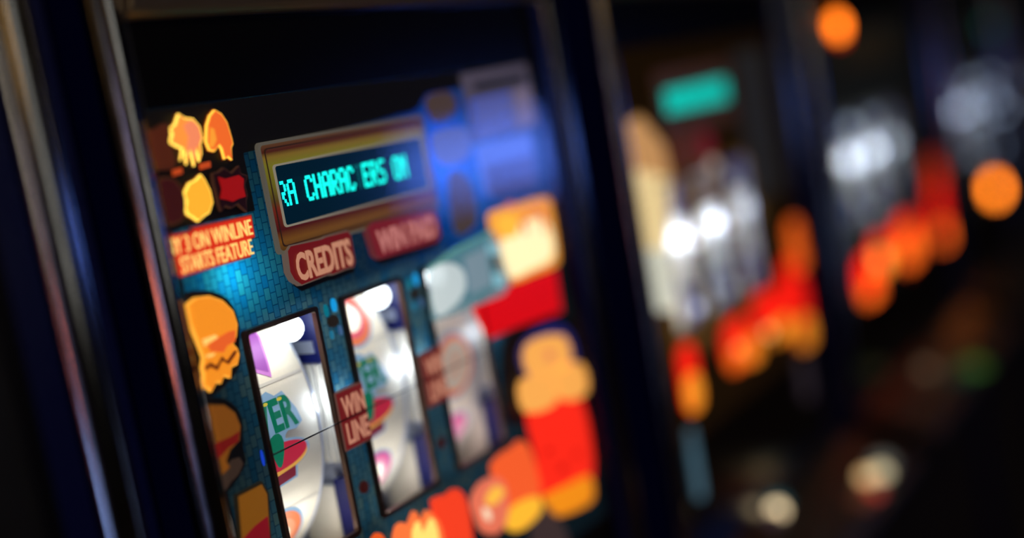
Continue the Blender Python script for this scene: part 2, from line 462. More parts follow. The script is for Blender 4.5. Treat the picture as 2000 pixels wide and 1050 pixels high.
plate('hair_tuft', c1([(292, 225), (330, 200), (365, 225), (382, 290), (368, 330), (356, 340), (350, 405), (334, 335), (314, 388), (312, 322), (318, 290)]), -.0037, .0004, emi((250, 140, 95), 1.0), e)
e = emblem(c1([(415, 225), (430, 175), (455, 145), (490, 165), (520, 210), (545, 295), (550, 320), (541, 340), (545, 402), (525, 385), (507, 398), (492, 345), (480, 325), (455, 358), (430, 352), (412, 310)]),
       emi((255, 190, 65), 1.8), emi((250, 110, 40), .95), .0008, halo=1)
plate('hair_tuft', c1([(430, 235), (450, 245), (462, 300), (445, 340), (425, 330)]), -.0037, .0004, emi((255, 160, 50), 1.0), e)
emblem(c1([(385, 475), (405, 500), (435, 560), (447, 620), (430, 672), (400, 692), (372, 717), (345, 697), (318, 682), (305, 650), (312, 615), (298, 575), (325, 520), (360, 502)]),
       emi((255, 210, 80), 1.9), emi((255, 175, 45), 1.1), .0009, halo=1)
emblem(c1([(445, 470), (480, 458), (500, 440), (540, 468), (580, 430), (590, 470), (625, 482), (610, 530), (625, 580), (618, 615), (622, 668), (598, 650), (575, 628), (540, 650), (510, 638), (490, 665), (475, 620), (460, 560), (450, 520)]),
       emi((58, 32, 22), 1), emi((25, 4, 3), 1), .0010)
plate('burst_star', c1([(470, 490), (505, 500), (540, 490), (575, 480), (600, 500), (598, 540), (610, 590), (575, 600), (545, 615), (510, 605), (480, 600), (488, 550)]), -.0040, .0006, emi((150, 12, 10), 1), R)
emblem(c1([(100, 262), (150, 240), (200, 212), (225, 240), (222, 312), (250, 370), (250, 440), (200, 452), (140, 440), (112, 340)]), emi((60, 26, 14), 1), emi((74, 28, 10), 1), .001, sm=3)
emblem(c1([(160, 510), (220, 490), (270, 520), (302, 600), (295, 700), (250, 732), (205, 725), (180, 640)]), emi((70, 36, 16), 1), emi((52, 10, 10), 1), .0014, sm=3)
for q in ([(250, 452), (292, 440), (296, 470), (254, 482)], [(388, 420), (438, 408), (440, 438), (392, 450)]):
    plate('small_lamp', c1(q), -.002, .002, emi((190, 70, 25), 1), R)
# ---- ANY 3 ON WINLINE sign
ANY = c1([(190, 803), (345, 768), (348, 752), (640, 688), (657, 792), (622, 812), (636, 893), (255, 1003), (228, 940)])
ANY = [(max(p[0], .5775), p[1]) for p in ANY]
sg = plate('feature_sign', offset_poly(ANY, .0014), -.0030, .003, emi((120, 40, 30), 1), R)
plate('sign_face', ANY, -.0034, .0006, emi((215, 42, 18), 1.0), sg)
def tq(pl, pr_, Y=0.0):
    """text box from left-top, left-bottom and right-top, right-bottom photo points"""
    a, b = at(*pl[0]), at(*pl[1]); c, d = at(*pr_[0]), at(*pr_[1])
    return ((a[0] + b[0]) / 2, (c[0] + d[0]) / 2, (b[1] + d[1]) / 2, (a[1] + c[1]) / 2)
LET = emi((255, 215, 120), 1.2)
q = tq(((240 + 640 / 2.624, 160 + 705 / 2.624), (240 + 645 / 2.624, 160 + 775 / 2.624)), ((240 + 640 / 2.624, 160 + 705 / 2.624), (240 + 645 / 2.624, 160 + 780 / 2.624)))
text('sign_lettering', 'ANY 3 ON WINLINE', (.5640, .6530, 1.3858, 1.3972), -.0040, LET, sg, .0)
text('sign_lettering', 'STARTS FEATURE', (.5800, .6500, 1.3718, 1.3832), -.0040, LET, sg, .0)
# ---- gold display surround
c2 = lambda p: crop(p, 480, 200, 2.624)
RIM = emi((96, 90, 78), .75)
surround = plate('display_surround', rrect(.6765, .8875, 1.3655, 1.4505, .004), -.0035, .0035, RIM, R)
def gold_material():
    m = bpy.data.materials.new('gold_gradient_print'); m.use_nodes = True
    nt = m.node_tree; N = nt.nodes.new; L = nt.links.new; b = nt.nodes['Principled BSDF']
    tc = N('ShaderNodeTexCoord'); sp = N('ShaderNodeSeparateXYZ'); L(tc.outputs['Object'], sp.inputs[0])
    mr = N('ShaderNodeMapRange'); mr.inputs['From Min'].default_value = 1.367; mr.inputs['From Max'].default_value = 1.449
    L(sp.outputs['Z'], mr.inputs['Value']); cr = N('ShaderNodeValToRGB'); L(mr.outputs[0], cr.inputs['Fac'])
    E_ = cr.color_ramp.elements
    cols = [(0, (70, 45, 12)), (.10, (110, 70, 18)), (.20, (70, 14, 8)), (.40, (105, 34, 14)), (.47, (80, 60, 16)), (.60, (100, 92, 18)), (.80, (112, 108, 26)), (.87, (120, 96, 30)), (.92, (70, 26, 10)), (1, (90, 60, 30))]
    E_[0].position, E_[0].color = cols[0][0], tuple(lin(v) for v in cols[0][1]) + (1,)
    E_[1].position, E_[1].color = 1, tuple(lin(v) for v in cols[-1][1]) + (1,)
    for p, c in cols[1:-1]:
        e_ = E_.new(p); e_.color = tuple(lin(v) for v in c) + (1,)
    L(cr.outputs[0], b.inputs['Base Color']); L(cr.outputs[0], b.inputs['Emission Color']); b.inputs['Emission Strength'].default_value = .8
    b.inputs['Roughness'].default_value = .35
    return m
plate('gold_face', rrect(.6790, .8850, 1.3680, 1.4480, .003), -.0039, .0004, gold_material(), surround)
ring('gold_line', rrect(.6815, .8825, 1.3705, 1.4455, .003), rrect(.6825, .8815, 1.3715, 1.4445, .003), -.0043, .0004, emi((40, 22, 10), 1), surround)
dt = c2([(132, 360), (860, 215), (885, 400), (175, 603)])
dx0, dx1 = .6885, .8770; dz0, dz1 = 1.3860, 1.4310
ring('screen_rim', rrect(dx0 - .0015, dx1 + .0015, dz0 - .0015, dz1 + .0015, .003), rrect(dx0, dx1, dz0, dz1, .002), -.0052, .0013, emi((130, 122, 105), 1), surround)
scr = plate('display_screen', rrect(dx0, dx1, dz0, dz1, .002), -.0043, .0004, emi((2, 26, 40), 1, .15), surround)
CY = emi((20, 250, 235), 1.7)
tx = c2([(140, 415), (165, 540), (800, 262), (815, 385)])
dot_characters(M, 'RA CHARACTERS ON', ((tx[0][0] + tx[1][0]) / 2 - .001, (tx[2][0] + tx[3][0]) / 2, (tx[1][1] + tx[3][1]) / 2, (tx[0][1] + tx[2][1]) / 2), -.0049, (CY, emi((4, 90, 100), 1)), scr, True)
# ---- CREDITS / WIN PAID
c7 = lambda p: crop(p, 480, 440, 5.25)
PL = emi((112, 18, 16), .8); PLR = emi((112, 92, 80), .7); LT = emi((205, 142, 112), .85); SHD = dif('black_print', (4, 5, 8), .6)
cr_ = c7([(372, 270), (400, 222), (720, 150), (762, 128), (985, 68), (1012, 100), (1058, 370), (1045, 428), (985, 440), (835, 502), (800, 497), (515, 610), (442, 560), (398, 480)])
cp = plate('credits_plate', offset_poly(cr_, .0010), -.0060, .006, PLR, R)
plate('plate_face', cr_, -.0064, .0006, PL, cp)
plate('plate_drop_shadow', [(p[0] + .005, p[1] - .005) for p in offset_poly(cr_, .001)], -.0008, .0006, SHD, R)  # plate's cast shadow painted as a dark copy, shifted down and right
text('plate_lettering', 'CREDITS', (.6880, .7540, 1.3420, 1.3640), -.0070, LT, cp, .03)
wp_ = c2([(598, 650), (620, 622), (930, 556), (950, 585), (968, 680), (950, 712), (665, 800), (640, 782)])
wp = plate('win_paid_plate', offset_poly(wp_, .0010), -.0060, .006, emi((96, 40, 44), 1), R)
plate('plate_face', wp_, -.0064, .0006, emi((112, 24, 30), 1), wp)
plate('plate_drop_shadow', [(p[0] + .005, p[1] - .005) for p in offset_poly(wp_, .001)], -.0008, .0006, SHD, R)  # painted drop shadow of this plate, same outline shifted
text('plate_lettering', 'WIN PAID', (.7890, .8730, 1.3430, 1.3630), -.0070, emi((190, 118, 112), 1), wp, .03)
# ---- WIN LINE plates
for x0, x1 in ((.7050, .7385), (.8185, .8500)):
    wl = plate('win_line_plate', rect(x0, x1, 1.2015, 1.2490), -.0048, .0048, emi((92, 60, 52), 1), R)
    plate('plate_face', rect(x0 + .001, x1 - .001, 1.2025, 1.2480), -.0052, .0006, emi((104, 22, 24), 1), wl)
    text('plate_lettering', 'WIN', (x0 + .004, x1 - .002, 1.2275, 1.2440), -.0058, emi((190, 128, 104), 1), wl, .02)
    text('plate_lettering', 'LINE', (x0 + .004, x1 - .002, 1.2060, 1.2230), -.0058, emi((190, 128, 104), 1), wl, .02)
box('win_line_wire', .625, .93, -.0072, -.0064, 1.2262, 1.2272, dif('dark_wire', (24, 18, 18), .5), R)
# ---- chevron lamps between windows
for cx, cz in ((.724, 1.307), (.834, 1.304)):
    for dx, dz, w, h, rgb, k in ((-.006, .006, .0035, .010, (0, 110, 130), 1), (.004, .008, .005, .011, (20, 150, 215), 1.1), (-.005, -.014, .003, .007, (30, 110, 140), 1), (.006, -.013, .003, .008, (60, 90, 130), 1)):
        plate('arrow_lamp', ellipse(cx + dx, cz + dz, w / 2, h / 2, 14), -.002, .002, emi(rgb, k), R)
    plate('lamp_boss', ellipse(cx, cz - .004, .006, .005), -.0016, .002, emi((30, 22, 12), 1), R)
for cx, cz in ((.722, 1.166), (.832, 1.166), (.950, 1.160)):
    plate('lamp_boss', ellipse(cx, cz, .005, .005), -.0016, .002, emi((50, 12, 8), 1), R)
plate('blue_spark', ellipse(.6205, 1.226, .0012, .006), -.0012, .001, emi((20, 60, 190), 1), R)
# ---- left column faces
c5 = lambda p: crop(p, 300, 550, 2.1)
back1 = c5([(95, 80), (200, 35), (300, 70), (345, 160), (350, 260), (345, 360), (240, 470), (180, 460), (160, 380), (120, 300)])
plate('emblem_backing', [(max(a, .5775), b) for a, b in smooth_loop(back1, 3)], -.0006, .001, SHD, R)
e = emblem(c5([(122, 95), (160, 65), (215, 58), (270, 78), (312, 120), (330, 175), (326, 225), (312, 255), (330, 275), (338, 300), (330, 340), (305, 352), (302, 395), (275, 385), (262, 418), (245, 410), (222, 452), (205, 430), (190, 440), (192, 380), (186, 355), (192, 312), (176, 270), (158, 225), (135, 170)]),
       emi((255, 175, 60), 1.15), emi((255, 150, 35), .95), .0010, y=-.0035)
plate('feature_swoosh', c5([(240, 235), (290, 205), (318, 200), (318, 245), (285, 262), (270, 290), (215, 285), (205, 262)]), -.0043, .0004, emi((240, 100, 40), .95), e)
plate('feature_swoosh', c5([(190, 350), (215, 330), (240, 345), (262, 305), (282, 325), (310, 285), (325, 280), (318, 300), (290, 340), (262, 325), (245, 365), (215, 350), (196, 366)]), -.0046, .0003, emi((110, 40, 10), .9), e)
plate('feature_line', c5([(182, 238), (235, 218), (246, 230), (200, 256), (192, 268)]), -.0046, .0003, emi((255, 205, 110), 1.1), e)
plate('feature_line', c5([(200, 300), (236, 292), (226, 306), (200, 312)]), -.0046, .0003, emi((255, 205, 110), 1.1), e)
back2 = c5([(150, 520), (230, 475), (310, 490), (360, 560), (365, 680), (370, 760), (250, 900), (150, 700)])
plate('emblem_backing', [(max(a, .5775), b) for a, b in smooth_loop(back2, 3)], -.0006, .001, SHD, R)
e = emblem([(max(a, .5778), b) for a, b in c5([(170, 530), (215, 503), (275, 503), (320, 535), (343, 590), (338, 650), (300, 690), (285, 735), (300, 760), (270, 790), (240, 785), (225, 740), (205, 670), (190, 600)])],
       emi((88, 52, 14), 1), emi((118, 66, 16), 1), .001, y=-.0035)
plate('feature_swoosh', c5([(222, 700), (240, 660), (300, 635), (335, 612), (330, 655), (290, 680), (240, 735)]), -.0043, .0004, emi((104, 18, 14), 1), e)
plate('beard_drips', c5([(228, 795), (260, 785), (290, 760), (315, 730), (345, 720), (360, 745), (340, 790), (310, 820), (290, 850), (262, 875), (240, 850)]), -.0020, .002, emi((52, 38, 30), 1), R)
fr_ = c5([(335, 880), (430, 830), (452, 870), (470, 1150), (360, 1190)])
o = plate('emblem_frame', offset_poly(fr_, .0022), -.003, .003, emi((30, 24, 14), 1), R)
plate('frame_fill', fr_, -.0034, .0006, emi((120, 72, 16), 1), o)
plate('feature_swoosh', c5([(345, 1060), (400, 1000), (452, 960), (470, 1150), (360, 1190)]), -.0042, .0008, emi((120, 14, 26), 1), o)
# ---- right-hand art
c4 = lambda p: crop(p, 780, 100, 2.1)
BL = -.0015
o = plate('award_board', c4([(245, 95), (515, 50), (562, 305), (298, 382)]), BL, .0015, emi((74, 66, 78), 1), R)
plate('board_fill', c4([(280, 200), (450, 165), (465, 330), (305, 365)]), BL - .0005, .0005, emi((60, 80, 170), 1), o)
for q in ([(300, 215), (450, 185), (452, 215), (303, 245)], [(302, 265), (455, 230), (458, 262), (306, 300)], [(308, 320), (465, 280), (468, 310), (312, 352)]):
    plate('board_bar', c4(q), BL - .001, .0005, emi((92, 92, 140), 1), o)
plate('board_bar', c4([(300, 130), (500, 92), (502, 130), (304, 165)]), BL - .001, .0005, emi((30, 28, 30), 1), o)
plate('board_side', c4([(455, 165), (525, 140), (552, 290), (480, 315)]), BL - .001, .0005, emi((112, 100, 122), 1), o)
o = plate('award_board', c4([(308, 388), (532, 330), (560, 540), (500, 575), (350, 590)]), BL, .0015, emi((82, 104, 190), 1), R)
plate('board_fill', c4([(345, 470), (545, 420), (556, 530), (500, 570), (360, 580)]), BL - .0005, .0005, emi((66, 66, 112), 1), o)
plate('board_fill', c4([(370, 560), (550, 520), (552, 560), (375, 600)]), BL - .001, .0005, emi((58, 44, 46), 1), o)
plate('award_token', c4([(108, 190), (170, 165), (215, 180), (232, 230), (195, 280), (140, 290), (112, 240)]), BL, .0015, emi((70, 54, 44), 1), R, 3)
plate('award_token', c4([(130, 345), (200, 315), (270, 320), (288, 390), (270, 440), (200, 470), (150, 440)]), BL, .0015, emi((84, 92, 150), 1), R, 3)
plate('award_token', c4([(205, 500), (265, 510), (305, 600), (310, 700), (260, 748), (225, 735), (205, 620)]), BL, .0015, emi((70, 56, 48), 1), R, 3)
# translucent banner over the third reel
bn = plate('award_banner', c4([(88, 890), (200, 810), (345, 738), (372, 762), (400, 860), (432, 950), (400, 1000), (300, 1040), (180, 1090), (110, 1110)]), -.0078, .002, veil_material((110, 165, 178), .75, .5), R)
plate('banner_print', smooth_loop(c4([(100, 905), (170, 870), (230, 900), (240, 980), (190, 1050), (120, 1080)]), 3), -.0083, .0004, veil_material((225, 235, 235), .95, .55), bn)
plate('banner_print', c4([(235, 850), (325, 805), (350, 960), (262, 1000)]), -.0083, .0004, veil_material((150, 170, 185), .8, .5), bn)
plate('banner_edge', c4([(88, 890), (200, 808), (350, 735), (352, 745), (200, 826), (95, 900)]), -.0082, .0004, emi((90, 150, 140), 1), bn)
for k in range(4):
    plate('banner_mark', c4([(330 + 14 * k, 790), (336 + 14 * k, 788), (344 + 14 * k, 835), (338 + 14 * k, 838)]), -.0082, .0004, emi((150, 210, 225), 1), bn)
    plate('banner_mark', c4([(355 + 11 * k, 915), (361 + 11 * k, 913), (368 + 11 * k, 965), (362 + 11 * k, 968)]), -.0082, .0004, emi((150, 210, 225), 1), bn)
plate('banner_mark', c4([(348, 850), (368, 845), (376, 885), (356, 892)]), -.0082, .0004, emi((20, 24, 24), 1), bn)
# orange lit box with pale centre
ob = plate('orange_award_lens', smooth_loop(c4([(360, 690), (380, 655), (480, 628), (590, 600), (610, 640), (628, 745), (640, 850), (622, 882), (540, 915), (450, 950), (415, 905), (385, 790)]), 2), -.004, .004, emi((255, 165, 60), 1.05), R)
plate('lens_core', smooth_loop(c4([(405, 780), (450, 730), (500, 700), (580, 690), (612, 760), (612, 850), (520, 900), (445, 930), (412, 860)]), 3), -.0045, .0005, emi((255, 236, 180), 1.3), ob)
plate('lens_figure', smooth_loop(c4([(385, 690), (440, 665), (475, 700), (470, 745), (430, 770), (395, 740)]), 3), -.0046, .0006, emi((255, 190, 60), 1.1), ob)
for q in ([(420, 625), (450, 620), (455, 640), (425, 650)], [(500, 665), (580, 640), (585, 655), (505, 685)], [(480, 700), (500, 695), (510, 745), (490, 750)], [(560, 665), (575, 660), (590, 740), (575, 745)]):
    plate('lens_mark', c4(q), -.0052, .0006, emi((225, 120, 90), 1), ob)
plate('red_award_band', [at(985, 560), at(1080, 524), at(1092, 608), at(1000, 640), at(950, 663), at(920, 600)], -.0035, .0035, emi((222, 8, 12), 1), R)
c6 = lambda p: crop(p, 700, 560, 2.1426)
plate('emblem_backing', smooth_loop(c6([(600, 280), (640, 190), (760, 130), (880, 130), (930, 240), (950, 500), (700, 560), (620, 560)]), 3), -.0006, .001, dif('dark_print', (14, 20, 26), .6), R)
ar = plate('blue_arch', smooth_loop(c6([(672, 330), (668, 260), (720, 190), (810, 152), (872, 178), (905, 250), (908, 330), (860, 380), (720, 390)]), 3), -.0014, .0014, emi((34, 34, 100), 1), R)
tw = plate('red_award_lamp', smooth_loop(c6([(690, 505), (740, 462), (900, 462), (930, 500), (958, 620), (968, 800), (880, 822), (765, 872), (742, 720)]), 2), -.004, .004, emi((255, 42, 24), 1.1), R)
for q in ([(765, 680), (790, 672), (797, 695), (772, 702)], [(820, 745), (850, 738), (858, 765), (828, 772)], [(885, 690), (905, 684), (912, 710), (890, 716)]):
    plate('lamp_spot', c6(q), -.0046, .0006, emi((210, 20, 12), 1), tw)
plate('lamp_base', smooth_loop(c6([(768, 872), (860, 828), (950, 788), (968, 862), (945, 908), (830, 957), (792, 920)]), 2), -.0050, .005, emi((255, 150, 25), 1), tw)
OB = emi((255, 176, 84), 1.05)
for q in ([(693, 242), (840, 203), (866, 330), (712, 372)], [(668, 396), (790, 372), (812, 482), (692, 525)], [(800, 342), (918, 322), (940, 442), (832, 470)]):
    plate('award_block', smooth_loop(c6(q), 3), -.0052, .005, OB, R)
plate('block_mark', c6([(760, 270), (790, 262), (800, 305), (770, 312)]), -.0058, .0006, emi((235, 140, 90), 1), R)
# lower row
d_ = plate('red_prize_lens', smooth_loop(c6([(550, 742), (600, 692), (638, 672), (665, 643), (700, 668), (732, 760), (748, 880), (650, 915), (604, 962), (590, 860), (562, 800)]), 2), -.004, .004, emi((250, 96, 44), 1.05), R)
plate('prize_base', smooth_loop(c6([(605, 962), (640, 908), (730, 876), (750, 930), (700, 992), (645, 1022), (612, 1000)]), 3), -.005, .005, emi((255, 185, 50), 1.15), d_)
b_ = plate('pink_prize_lens', smooth_loop(c6([(465, 890), (500, 822), (560, 795), (596, 830), (607, 900), (600, 980), (560, 1032), (510, 1020), (480, 960)]), 3), -.0055, .005, emi((240, 120, 90), 1.0), R)
plate('prize_core', smooth_loop(c6([(512, 880), (550, 832), (590, 850), (562, 900), (522, 912)]), 3), -.006, .0005, emi((255, 190, 70), 1.1), b_)
plate('prize_core', smooth_loop(c6([(500, 920), (530, 940), (530, 980), (505, 960)]), 3), -.006, .0005, emi((255, 225, 190), 1.1), b_)
plate('red_prize_lens', smooth_loop(c6([(298, 892), (360, 870), (378, 852), (405, 845), (435, 880), (455, 960), (468, 1060), (480, 1180), (350, 1220), (322, 1000)]), 2), -.0035, .0035, emi((250, 66, 34), 1.05), R)
f_ = plate('flame_prize_lens', smooth_loop(c6([(140, 1040), (170, 985), (198, 1000), (222, 938), (250, 990), (275, 935), (300, 960), (332, 1010), (350, 1200), (180, 1240)]), 2), -.0048, .0048, emi((255, 120, 60), 1.1), R)
plate('flame_core', smooth_loop(c6([(205, 1020), (235, 980), (250, 1030), (280, 965), (310, 1010), (328, 1200), (220, 1220)]), 2), -.0054, .0006, emi((255, 215, 110), 1.25), f_)
plate('small_lamp', smooth_loop(c6([(45, 1065), (70, 1028), (95, 1050), (100, 1100), (50, 1110)]), 3), -.004, .004, emi((240, 90, 30), 1), R)
plate('grey_prize_print', smooth_loop(c6([(720, 955), (780, 908), (832, 960), (872, 1060), (860, 1130), (740, 1120)]), 3), -.002, .002, emi((62, 48, 48), 1), R)

# ---- reels of the focused machine
for w in WIN:
    window_frame(M, w)
rl = []
for w, b, c in zip(WIN, (1.0, 1.0, .8), ((1, .98, .94), (1, .98, .95), (1, .86, .86))):
    rl.append(reel(M, w, b, True, c)); reel_bay(M, w, b)
PUR = emi((170, 90, 190), .55); PNK = emi((235, 80, 160), .5); OUT = emi((150, 190, 225), .45)
GRN = emi((0, 130, 95), .5); YEL = emi((225, 205, 60), .5); RED = emi((205, 40, 70), .6); GOLD = emi((240, 180, 80), .6); MAR = emi((130, 25, 50), .55); BLU = emi((110, 130, 200), .4); ORG = emi((240, 130, 80), .55)
SEAM = dif('reel_strip_seam', (205, 201, 190), .6)
def strip_seams(root, xa, xb):
    for z in (.042, -.063):
        drum_plate('strip_seam', rect(xa + .001, xb - .001, z - .0012, z + .0012), .0003, SEAM, root)
def jackpot_symbol(root, x, z, s=1.0):
    """green letters over a red dome on a small stand"""
    out = plate  # noqa
    drum_plate('symbol_outline', [(x + a * s, z + b * s) for a, b in ((-.026, .016), (-.018, .022), (-.012, .019), (-.004, .028), (.004, .030), (.009, .026), (.016, .027), (.023, .014), (.025, .006), (.019, .003), (.012, .004), (.009, .002), (.008, -.006), (-.012, -.006), (-.014, .002), (-.026, .003))], .0005, OUT, root)
    drum_text('symbol_lettering', 'OVER', (x - .026 * s, x + .022 * s, z + .005 * s, z + .025 * s), .0012, GRN, root, .035)
    for k in range(3):
        cx = x - .0125 * s + k * .0118 * s
        drum_plate('letter_highlight', ellipse(cx, z + .0232 * s, .0022 * s, .0010 * s, 12), .0016, YEL, root)
    o2 = drum_plate('symbol_outline', ellipse(x, z - .0100 * s, .0275 * s, .0105 * s, 28), .0004, OUT, root)
    drum_plate('gold_band', ellipse(x, z - .0110 * s, .0255 * s, .0088 * s, 28), .0008, GOLD, root)
    drum_plate('red_dome', ellipse(x, z - .0090 * s, .0250 * s, .0080 * s, 28), .0012, RED, root)
    drum_plate('green_stem', [(x - .004 * s, z + .004 * s), (x - .006 * s, z - .002 * s), (x - .001 * s, z - .014 * s), (x + .003 * s, z - .013 * s), (x + .006 * s, z - .001 * s), (x + .003 * s, z + .005 * s)], .0016, GRN, root, 2)
    drum_plate('symbol_outline', [(x - .014 * s, z - .0190 * s), (x + .016 * s, z - .0160 * s), (x + .016 * s, z - .026 * s), (x - .014 * s, z - .0285 * s)], .0006, OUT, root)
    drum_plate('stand', [(x - .012 * s, z - .0210 * s), (x + .014 * s, z - .0180 * s), (x + .014 * s, z - .0245 * s), (x - .012 * s, z - .0270 * s)], .0010, MAR, root)
def ring_symbol(root, x, z, r, c_out, c_mid, c_in):
    drum_plate('symbol_outline', ellipse(x, z, r * 1.1, r * 1.1, 30), .0004, OUT, root)
    drum_plate('ring_band', ellipse(x, z, r, r, 30), .0008, c_out, root)
    drum_plate('ring_band', ellipse(x, z, r * .78, r * .78, 30), .0012, c_mid, root)
    drum_plate('ring_core', ellipse(x, z, r * .55, r * .55, 30), .0016, c_in, root)
WHI = WHITEPL
(r0, xa, xb), (r1, xc, xd), (r2, xe, xf) = rl
for r_, a, b in rl: strip_seams(r_, a, b)
# first reel
drum_plate('dagger_outline', [(.626, .12), (.6840, .12), (.6840, .078), (.6735, .045), (.6520, .058), (.626, .085)], .0004, emi((220, 140, 225), .55), r0)
drum_plate('dagger_symbol', [(.626, .12), (.6820, .12), (.6815, .079), (.6725, .0495), (.6535, .061), (.628, .087)], .0008, PUR, r0)
drum_plate('dagger_shine', [(.640, .12), (.674, .12), (.672, .080), (.664, .066), (.650, .080)], .0012, PNK, r0)
jackpot_symbol(r0, .6560, -.003, 1.32)
ring_symbol(r0, .662, -.094, .030, ORG, emi((245, 160, 120), .5), WHI)
# second reel
ring_symbol(r1, .781, .068, .026, ORG, emi((235, 100, 120), .5), WHI)
jackpot_symbol(r1, .7690, -.003, 1.32)
ring_symbol(r1, .782, -.081, .025, PNK, emi((245, 170, 200), .5), WHI)
# third reel
ring_symbol(r2, .900, -.010, .029, ORG, emi((215, 205, 190), .5), emi((225, 190, 170), .5))
ring_symbol(r2, .905, -.082, .022, PNK, emi((240, 130, 170), .5), emi((225, 150, 190), .5))
ring_symbol(r2, .900, .085, .020, emi((235, 120, 110), .5), emi((235, 170, 160), .5), WHI)

# ================================================================== left neighbour (only its right edge shows)
ML = machine(-.655, 1, 'fruit machine at far left, only its chrome right trim in view')
carcass(ML); art_film(ML, BLACK)
box('glass_pane', .5775, 1.091, -.0105, -.0085, 1.0, 1.544, GLASS, ML.root)
for w in WIN: window_frame(ML, w); reel(ML, w, .5, False); reel_bay(ML, w, .5)

# ================================================================== machines beyond
def pod(fr, x, z, w, h, top, bottom, split=.5):
    """tall rounded prize lens, red above with an amber base"""
    X = fr.x
    w *= 1.12; h *= 1.08
    p = lens(fr, 'prize_lens', rrect(x - w / 2, x + w / 2, z - h / 2, z + h / 2, min(w, h) * .42), top, -.004)
    zb = z - h / 2 + h * split
    lens(fr, 'prize_base', rrect(x - w / 2 + .002, x + w / 2 - .002, z - h / 2 + .001, zb, min(w - .004, zb - (z - h / 2) - .001) * .42), bottom, -.0062, parent=p)
    return p
def spark(fr, x, z, rgb, k, r=.006, y=-.007):
    bm = bmesh.new(); bmesh.ops.create_uvsphere(bm, u_segments=14, v_segments=8, radius=r, matrix=Matrix.Translation((fr.x(x), y, z)) @ Matrix.Scale(.5, 4, (0, 1, 0)))
    return from_bm('lamp_bulb', bm, emi(rgb, k), fr.root, smooth=True)
def display(fr, quad, mat, screen, surround_mat):
    s = lens(fr, 'display_surround', rrect(quad[0] - .02, quad[1] + .02, quad[2] - .03, quad[3] + .025, .004), surround_mat, -.0035)
    d = lens(fr, 'display_screen', rrect(quad[0] - .006, quad[1] + .006, quad[2] - .005, quad[3] + .005, .002), screen, -.0045, parent=s)
    dot_characters(fr, '################', (fr.x(quad[0]), fr.x(quad[1]), quad[2], quad[3]), -.0052, (mat, mat), d)

RD = emi((255, 28, 12), 1.25); ORB = emi((255, 150, 38), 1.3); ORT = emi((255, 105, 22), 1.25)
# second in the row
M2 = machine(.7, 1, 'second fruit machine, blurred, cream left panel, turquoise display and red lamps')
carcass(M2); art_film(M2, BROWNT)
box('glass_pane', .5775, 1.091, -.0105, -.0085, 1.0, 1.544, GLASS, M2.root)
display(M2, (.690, .890, 1.3985, 1.4275), emi((20, 225, 205), .95), emi((6, 40, 40), 1), emi((56, 32, 8), 1))
lens(M2, 'tan_art_panel', [(.585, 1.34), (.678, 1.315), (.672, 1.362), (.62, 1.405), (.585, 1.40)], emi((205, 150, 90), 1), -.002)
lens(M2, 'cream_art_panel', [(.585, 1.25), (.640, 1.24), (.655, 1.285), (.670, 1.322), (.585, 1.345)], emi((255, 225, 160), 1), -.003)
lens(M2, 'white_art_panel', [(.585, 1.175), (.632, 1.165), (.640, 1.242), (.585, 1.252)], emi((225, 225, 205), 1), -.003)
lens(M2, 'red_art_disc', ellipse(.80, 1.345, .022, .022), emi((110, 22, 26), 1), -.002)
lens(M2, 'brown_art_panel', rect(.685, .78, 1.325, 1.368), emi((78, 36, 8), 1), -.0012)
lens(M2, 'grey_art_panel', rect(.94, 1.06, 1.25, 1.46), emi((34, 32, 24), 1), -.0012)
for w, b, c in zip(WIN, (2.4, 1.7, 1.5), ((1, .97, .9), (.85, .95, 1), (.95, .95, 1))):
    window_frame(M2, w); reel(M2, w, b, False, c); reel_bay(M2, w, b)
lens(M2, 'reel_art_blind', rect(.741, .811, 1.27, 1.314), emi((120, 105, 100), 1), -.0015)
spark(M2, .712, 1.235, (245, 250, 255), 2.2, .007); spark(M2, .829, 1.232, (225, 240, 255), 1.8, .006)
spark(M2, .685, 1.156, (205, 220, 255), 1.3, .008); spark(M2, .800, 1.156, (190, 200, 205), .8, .008); spark(M2, .800, 1.320, (210, 195, 180), .8, .009)
pod(M2, .640, 1.078, .042, .080, RD, ORB, .55)
pod(M2, .800, 1.080, .080, .062, RD, ORT, .5)
pod(M2, .845, 1.062, .045, .040, ORT, ORB, .7)
pod(M2, .960, 1.082, .070, .070, RD, ORB, .35)
pod(M2, 1.055, 1.060, .055, .100, RD, ORB, .42)
pod(M2, 1.075, 1.160, .045, .075, ORT, ORT, .5)
pod(M2, 1.030, 1.110, .060, .070, RD, RD, .5)
pod(M2, .905, 1.098, .060, .048, RD, RD, .5)
spark(M2, .795, 1.073, (255, 170, 120), 1.6, .005); spark(M2, .905, 1.068, (255, 190, 110), 2.2, .006); spark(M2, .892, 1.070, (255, 140, 100), 1.2, .005)
lens(M2, 'coin_entry', rrect(.61, .628, .93, 1.02, .006), emi((70, 100, 115), 1), -.004)
lens(M2, 'grey_label', rrect(1.02, 1.05, .93, 1.0, .006), emi((46, 38, 44), 1), -.004)

deck_button(M2, .817, -.016, emi((255, 225, 175), 2.2), .010); deck_button(M2, .790, -.020, emi((60, 45, 50), 1), .012); deck_button(M2, .840, -.010, emi((40, 80, 85), 1), .012)
deck_button(M2, 1.017, -.080, emi((255, 205, 140), 1.2), .010); deck_button(M2, 1.048, -.092, emi((230, 215, 170), 1.3), .011); deck_button(M2, 1.085, -.085, emi((90, 95, 90), 1), .016)
deck_button(M2, .975, -.100, emi((190, 60, 45), .8), .012); deck_button(M2, .935, -.095, emi((70, 35, 20), 1), .018)
RD = emi((255, 30, 12), 3.0); ORB = emi((255, 150, 40), 3.2); ORT = emi((255, 105, 25), 3.2)
